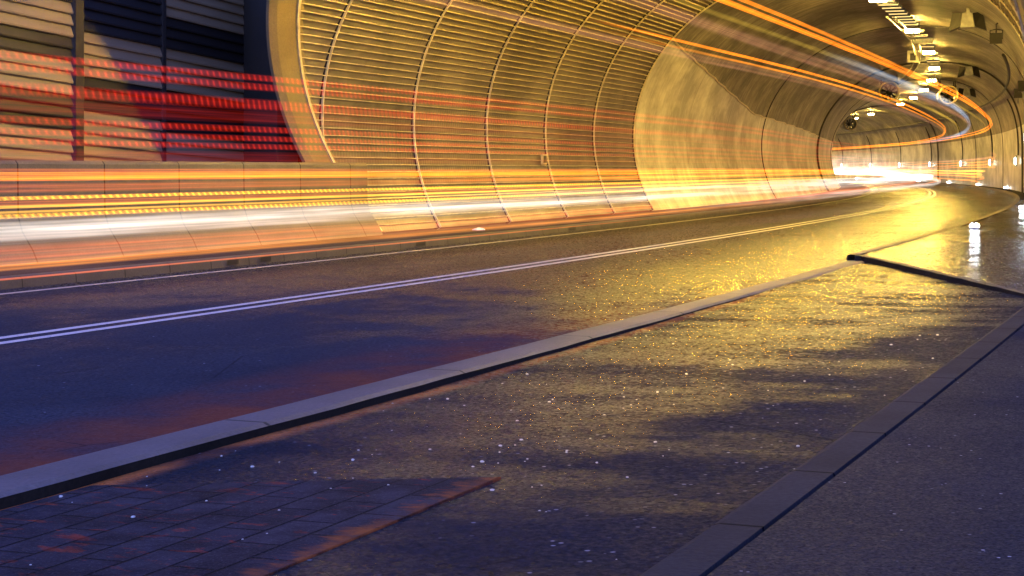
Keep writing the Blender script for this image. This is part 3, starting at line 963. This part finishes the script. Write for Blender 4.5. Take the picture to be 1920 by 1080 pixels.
# pale pebbles on the lay-by
def make_pebble(seed):
    rnd = random.Random(seed)
    mb = MB()
    N = 7
    rings = []
    for k, (z, r) in enumerate(((0, .75), (.35, 1.0), (.75, .8), (1.0, .3))):
        rings.append([(r * (1 + rnd.uniform(-.18, .18)) * cos(2*pi*i/N), r * (1 + rnd.uniform(-.18, .18)) * sin(2*pi*i/N) * .8, z * .8) for i in range(N)])
    mb.grid(rings, closed=True); mb.face(rings[-1])
    return mb
pebs = [make_pebble(i).build('pebble', MAT['pebble']) for i in range(3)]
first = {0: True, 1: True, 2: True}
cnt = 0
while cnt < 150:
    L = random.uniform(3.6, 13.5); la = random.uniform(1.9, 4.7)
    if random.random() < .45: L, la = random.gauss(7.6, 1.0), random.gauss(3.55, .5)
    if not (1.9 < la < 4.7 and L > 3.4): continue
    k = cnt % 3
    o = pebs[k] if first[k] else pebs[k].copy()
    if not first[k]: COL.objects.link(o)
    first[k] = False
    on_pav = la > 3.0 and L < 6.3
    o.location = P(L, la, (pz(la) if on_pav else bay_z(la, L)) - .001)
    r = random.choice((.004, .005, .005, .006, .007, .008, .011)); o.scale = (r, r, r * random.uniform(.8, 1.1)); o.rotation_euler = (0, 0, random.uniform(0, 6.28))
    tag(o, 'tiny pale pebble among others scattered on the coarse dark lay-by', 'pebble', 'pale pebbles scattered on the lay-by')
    cnt += 1

# ================================================================== LIGHT TRAILS (bodies of light above the lanes)
def catmull(pts, L):
    """smooth cubic interpolation of nodes (L, a, b, ...) with limited tangents"""
    if L <= pts[0][0]: return pts[0][1:]
    if L >= pts[-1][0]: return pts[-1][1:]
    n = len(pts)
    for i in range(n - 1):
        if L <= pts[i+1][0]:
            d = pts[i+1][0] - pts[i][0]; t = (L - pts[i][0]) / d
            out = []
            for c in range(1, len(pts[0])):
                sl = lambda q: (pts[q+1][c] - pts[q][c]) / (pts[q+1][0] - pts[q][0])
                s1 = sl(i)
                m0 = s1 if i == 0 else .5 * (sl(i-1) + s1)
                m1 = s1 if i == n - 2 else .5 * (s1 + sl(i+1))
                h00 = 2*t**3 - 3*t*t + 1; h10 = t**3 - 2*t*t + t; h01 = -2*t**3 + 3*t*t; h11 = t**3 - t*t
                out.append(h00*pts[i][c] + h10*d*m0 + h01*pts[i+1][c] + h11*d*m1)
            return tuple(out)
def trail(mat, nodes, w, hh, glow, label, L0=None, L1=None, wob=0.0, seed=0):
    """nodes: (L, lat, h); w, hh: half width and half height; glow: [(L, g)]"""
    L0 = nodes[0][0] if L0 is None else L0; L1 = nodes[-1][0] if L1 is None else L1
    Ls = []
    L = L0
    while L < L1:
        Ls.append(L); L += .35 if L < 60 else (.9 if L < 130 else 1.8)
    Ls.append(L1)
    N = 10
    mb = MB()
    rnd = random.Random(seed); ph = rnd.uniform(0, 6)
    prev = None
    org = P(L0, nodes[0][1], 0)
    for L in Ls:
        la, h = catmull(nodes, L)
        h += wob * (sin(L * .21 + ph) * .6 + sin(L * .083 + ph * 2))
        g = max(0.0, catmull([(a, b) for a, b in glow], L)[0])
        ring = []; uv = []
        for i in range(N):
            a = 2*pi*(i + .5)/N
            ring.append(P(L, la + w * cos(a), h + hh * sin(a))); uv.append((L, .5 + .5 * sin(a)))
        if prev:
            r0, u0, g0 = prev
            for i in range(N):
                j = (i + 1) % N
                mb.face([r0[i], r0[j], ring[j], ring[i]], 0, [u0[i], u0[j], uv[j], uv[i]], [g0, g0, g, g])
        prev = (ring, uv, g)
    o = mb.build('light_trail', TM[mat], origin=org, smooth=True, merge=True)
    return tag(o, label, 'light trail', 'light trails of passing traffic')
FULL = [(5, 1), (400, 1)]
# --- dotted red rows at bus height (brightest outside the mouth)
G1 = [(5, .9), (22, 1.1), (30, .7), (60, .7), (90, .2)]
trail('red', [(6, 12.0, 2.62), (40, 11.5, 2.60), (70, 12.6, 2.58), (92, 11, 2.5)], .05, .05, G1, 'topmost dotted red light trail crossing the barrier and panels')
trail('red', [(6, 12.0, 2.50), (40, 11.5, 2.48), (70, 12.6, 2.46), (92, 11, 2.4)], .05, .055, G1, 'second dotted red light trail, just under the topmost one')
trail('red', [(6, 12.0, 2.27), (40, 11.7, 2.25), (70, 12.4, 2.23), (92, 11, 2.2)], .05, .085, G1, 'broad dotted red light trail, third from the top')
trail('red_soft', [(6, 12.0, 2.10), (40, 11.7, 2.08), (70, 12.4, 2.08), (92, 11, 2.0)], .05, .10, G1, 'dim blurred red light trail between the dotted rows')
trail('red', [(6, 12.0, 1.93), (40, 11.7, 1.93), (70, 12.4, 1.93), (92, 11, 1.9)], .05, .05, G1, 'dotted red light trail, fourth row from the top')
trail('red', [(6, 12.0, 1.805), (40, 11.7, 1.81), (70, 12.4, 1.81), (92, 11, 1.8)], .05, .045, G1, 'dotted red light trail, fifth row from the top')
trail('red', [(6, 12.0, 1.70), (40, 11.7, 1.70), (70, 12.4, 1.70), (92, 11, 1.7)], .05, .045, G1, 'dotted red light trail, sixth row from the top')
trail('red_soft', [(6, 12.0, 1.55), (40, 11.7, 1.56), (70, 12.4, 1.56), (92, 11, 1.6)], .05, .09, G1, 'faint red light trail just above the concrete wall')
# --- orange at eye level
trail('redorange', [(4, 11.8, 1.375), (60, 11.5, 1.39), (120, 8.5, 1.39)], .05, .035, FULL, 'thin red-orange light trail along the upper edge of the thick orange one')
trail('orange_hot', [(4, 11.8, 1.315), (30, 11.6, 1.325), (60, 11.2, 1.33), (130, 8.2, 1.3)], .06, .055, [(5, 1.0), (60, .9), (130, .5)], 'thick glowing orange light trail at the height of the wall top', wob=.004)
trail('orange', [(20, 11.2, 1.25), (36, 11.0, 1.22), (60, 10.6, 1.27), (110, 8.6, 1.25)], .05, .05, [(20, 0), (30, .8), (60, .8), (110, .3)], 'orange light trail swerving just below the thick one on the pale lining')
trail('redorange', [(4, 11.9, 1.19), (32, 11.7, 1.2), (50, 11.5, 1.2)], .05, .06, [(4, 1.1), (24, .6), (40, .4), (50, 0)], 'wide faint red-orange light trail on the concrete wall under the thick orange one')
# --- amber dotted
trail('amber', [(4, 12.1, 1.08), (30, 11.9, 1.085), (60, 11.6, 1.1), (80, 11, 1.1)], .05, .026, [(4, 1), (45, 1), (80, 0)], 'upper dotted amber light trail of the bright amber pair')
trail('redorange', [(4, 12.1, 1.03), (30, 11.9, 1.03), (60, 11.5, 1.05)], .05, .03, [(4, 1.1), (25, .8), (60, 0)], 'red-orange light trail between the amber dotted rows')
trail('amber_line', [(4, 12.1, .985), (30, 11.9, 1.0), (60, 11.6, 1.03), (80, 11, 1.05)], .05, .02, [(4, .9), (45, 1), (80, 0)], 'unbroken thin amber light trail below the upper dotted one')
trail('amber_line', [(4, 12.1, .925), (20, 11.95, .94), (34, 11.8, .97)], .05, .016, [(4, .8), (20, .6), (34, 0)], 'lower unbroken thin amber light trail')
trail('amber', [(4, 12.2, .88), (30, 11.9, .90), (50, 11.6, .94), (60, 11.5, .95)], .05, .03, [(4, .85), (40, .8), (60, 0)], 'lowest dotted amber light trail, riding on the white band')
# --- white band
trail('white', [(4, 12.1, .72), (20, 12.0, .74), (45, 11.6, .80), (90, 10.0, .85), (150, 7.2, .8), (235, 6.5, .75)], .07, .155, [(4, 1.25), (24, 1.0), (40, .8), (90, 1.1), (235, 1.6)], 'broad white light trail band sweeping along the wall from the edge of the frame')
trail('white', [(22, 11.8, .95), (50, 11.2, .98), (90, 9.8, .95), (160, 7.0, .9), (235, 6.5, .85)], .07, .12, [(22, 0), (45, .7), (90, 1.0), (235, 1.6)], 'white light trail above the broad band deeper in the tunnel')
trail('white', [(34, 11.2, .5), (60, 10.4, .55), (100, 8.8, .6), (180, 6.6, .6)], .07, .12, [(34, 0), (55, .45), (100, .9), (180, 1.2)], 'white light trail under the broad band deeper in the tunnel')
trail('pink', [(24, 11.4, .66), (60, 10.6, .7), (120, 8.4, .7)], .08, .30, [(24, 0), (45, .8), (120, .6)], 'wide faint pink light trail veiling the foot of the pale lining')
trail('white_hot', [(128, 9.4, .95), (170, 8.6, 1.0), (236, 9.2, .95)], .08, .16, [(128, 0), (165, .7), (200, 1), (236, 1)], 'blown-out white light trail where the inner wall hides the road')
trail('pink', [(4, 12.45, .42), (30, 12.3, .42), (60, 11.8, .45), (90, 10.5, .5)], .06, .28, [(4, .55), (30, .9), (70, .9), (90, 0)], 'soft wash of pale orange light over the foot of the wall')
trail('white', [(150, 7.4, 2.1), (190, 7.4, 2.2), (236, 8.2, 2.2)], .1, 1.2, [(150, 0), (185, .25), (236, .75)], 'tallest soft white glow where the inner wall hides the road')
trail('white', [(110, 8.6, 1.3), (160, 7.4, 1.3), (236, 8.0, 1.3)], .1, .5, [(110, 0), (150, .6), (190, 1.3), (236, 1.6)], 'tall white glow of headlamps deep in the bend')
# --- low red orange
trail('redorange', [(4, 12.3, .47), (20, 12.2, .46), (40, 12.2, .45), (80, 11.6, .5), (140, 8.5, .5)], .07, .11, [(4, .75), (20, .8), (40, .9), (80, .8), (140, .3)], 'wide red-orange light trail along the foot of the wall')
trail('orange', [(4, 12.3, .33), (20, 12.2, .33), (40, 12.1, .32), (70, 11.8, .36)], .06, .055, [(4, .75), (24, .65), (45, .35), (70, 0)], 'orange light trail at the lower edge of the wide red-orange one')
trail('redorange', [(4, 12.35, .185), (18, 12.3, .185), (40, 12.2, .19)], .03, .014, [(4, 2.0), (16, 1.6), (30, .9), (40, 0)], 'thin low orange-red light trail just above the left kerb')
# --- high trails that follow the bend
UPN = [(20, 6.9, 4.0), (45, 7.05, 4.0), (61, 6.85, 4.0), (80, 6.48, 4.0), (100, 5.75, 4.0), (126, 5.0, 4.0), (160, 5.0, 4.0), (235, 7.5, 4.0)]
def shift(nodes, dl, dh): return [(a, b + dl, c + dh) for a, b, c in nodes]
GUP = [(20, 1), (60, 1), (120, .9), (235, .8)]
trail('orange_hot', UPN, .05, .052, GUP, 'thick glowing orange light trail curving high under the vault, outermost at the bend', wob=.014)
trail('orange_hot', shift(UPN, .05, .15), .05, .034, [(20, .9), (70, 1), (120, .9), (235, .6)], 'orange light trail along the upper edge of the outermost high one', wob=.014, seed=3)
trail('olive', shift(UPN, .35, -.12), .04, .05, [(20, .6), (60, 1), (120, .8), (160, 0)], 'thin olive-yellow light trail beneath the outermost high orange one', L1=160, seed=4)
LON = [(10, 9.9, 3.98), (30, 9.8, 4.0), (45, 9.4, 4.0), (63, 9.3, 4.0), (85, 8.98, 4.0), (106, 8.27, 4.0), (131, 7.21, 4.0), (165, 6.5, 4.0), (235, 8.0, 4.0)]
GLO = [(26, .0), (31, .8), (60, 1), (110, 1), (235, .8)]
trail('orange_hot', LON, .045, .034, GLO, 'upper orange light trail of the inner high pair', wob=.01, seed=8)
trail('orange', shift(LON, .05, -.13), .045, .036, [(26, .0), (34, .7), (60, 1.2), (110, 1.4), (235, 1)], 'lower orange light trail of the inner high pair', wob=.01, seed=8)
trail('pink', shift(LON, .1, -.24), .05, .10, [(10, .9), (24, 1), (60, 1), (120, .8), (200, 0)], 'faint pink light trail under the inner high pair', L1=200)
trail('pink', [(18, 7.5, 3.8), (36, 7.9, 3.8), (58, 7.77, 3.8), (90, 7.2, 3.8), (130, 6.2, 3.8)], .05, .13, [(18, 1), (58, 1.1), (100, .8), (130, 0)], 'faint pink light trail halfway between the two high orange curves')
trail('blue', [(34, 7.45, 3.86), (47, 7.3, 3.8), (61, 7.22, 3.8), (92, 7.2, 3.8), (121, 6.82, 3.8), (160, 6.5, 3.8)], .06, .15, [(34, 0), (44, .7), (90, 1.1), (125, 1), (160, 0)], 'pale blue light trail curving under the vault between the orange ones')
trail('olive', [(52, 8.3, 3.75), (80, 8.0, 3.75), (105, 7.5, 3.75), (130, 6.7, 3.75)], .05, .06, [(52, 0), (62, 1.2), (105, .9), (130, 0)], 'thin olive light trail inside the pale blue one')
# --- right-lane loops far off
for i, (h, la, m, g0, hw, lab) in enumerate((
    (2.05, 6.0, 'pink', 2.0, .09, 'topmost pink-orange light trail of the far loop'),
    (1.86, 6.05, 'orange', .8, .06, 'second light trail from the top of the far loop'),
    (1.66, 6.0, 'orange', .9, .06, 'third light trail from the top of the far loop'),
    (1.5, 6.05, 'orange', .8, .05, 'fourth light trail from the top of the far loop'))):
    trail(m, [(62, la - .05, h), (100, la, h), (140, la, h), (235, la + 1, h)], .06, hw, [(62, 0), (84, g0), (120, g0), (235, g0 * .6)], lab, wob=.012, seed=20 + i)
for i, (h, la, m, g0, hw, lab) in enumerate((
    (1.28, 6.35, 'yellow', 1.0, .07, 'uppermost yellow light trail of the far loop'),
    (1.10, 6.5, 'yellow', 1.0, .06, 'middle yellow light trail of the far loop'),
    (.92, 6.4, 'orange_hot', .9, .05, 'orange light trail under the yellow ones of the far loop'),
    (.66, 6.6, 'orange', 1.1, .05, 'lowest orange light trail of the far loop, close above the road'),
    (.74, 8.7, 'orange_hot', .7, .04, 'short orange light trail turning inside the far loop'))):
    trail(m, [(70, la + .3, h), (104, la, h), (140, la, h), (235, la + 1, h)], .06, hw, [(70, 0), (96, g0), (150, g0), (235, g0 * .5)], lab, wob=.02, seed=30 + i)
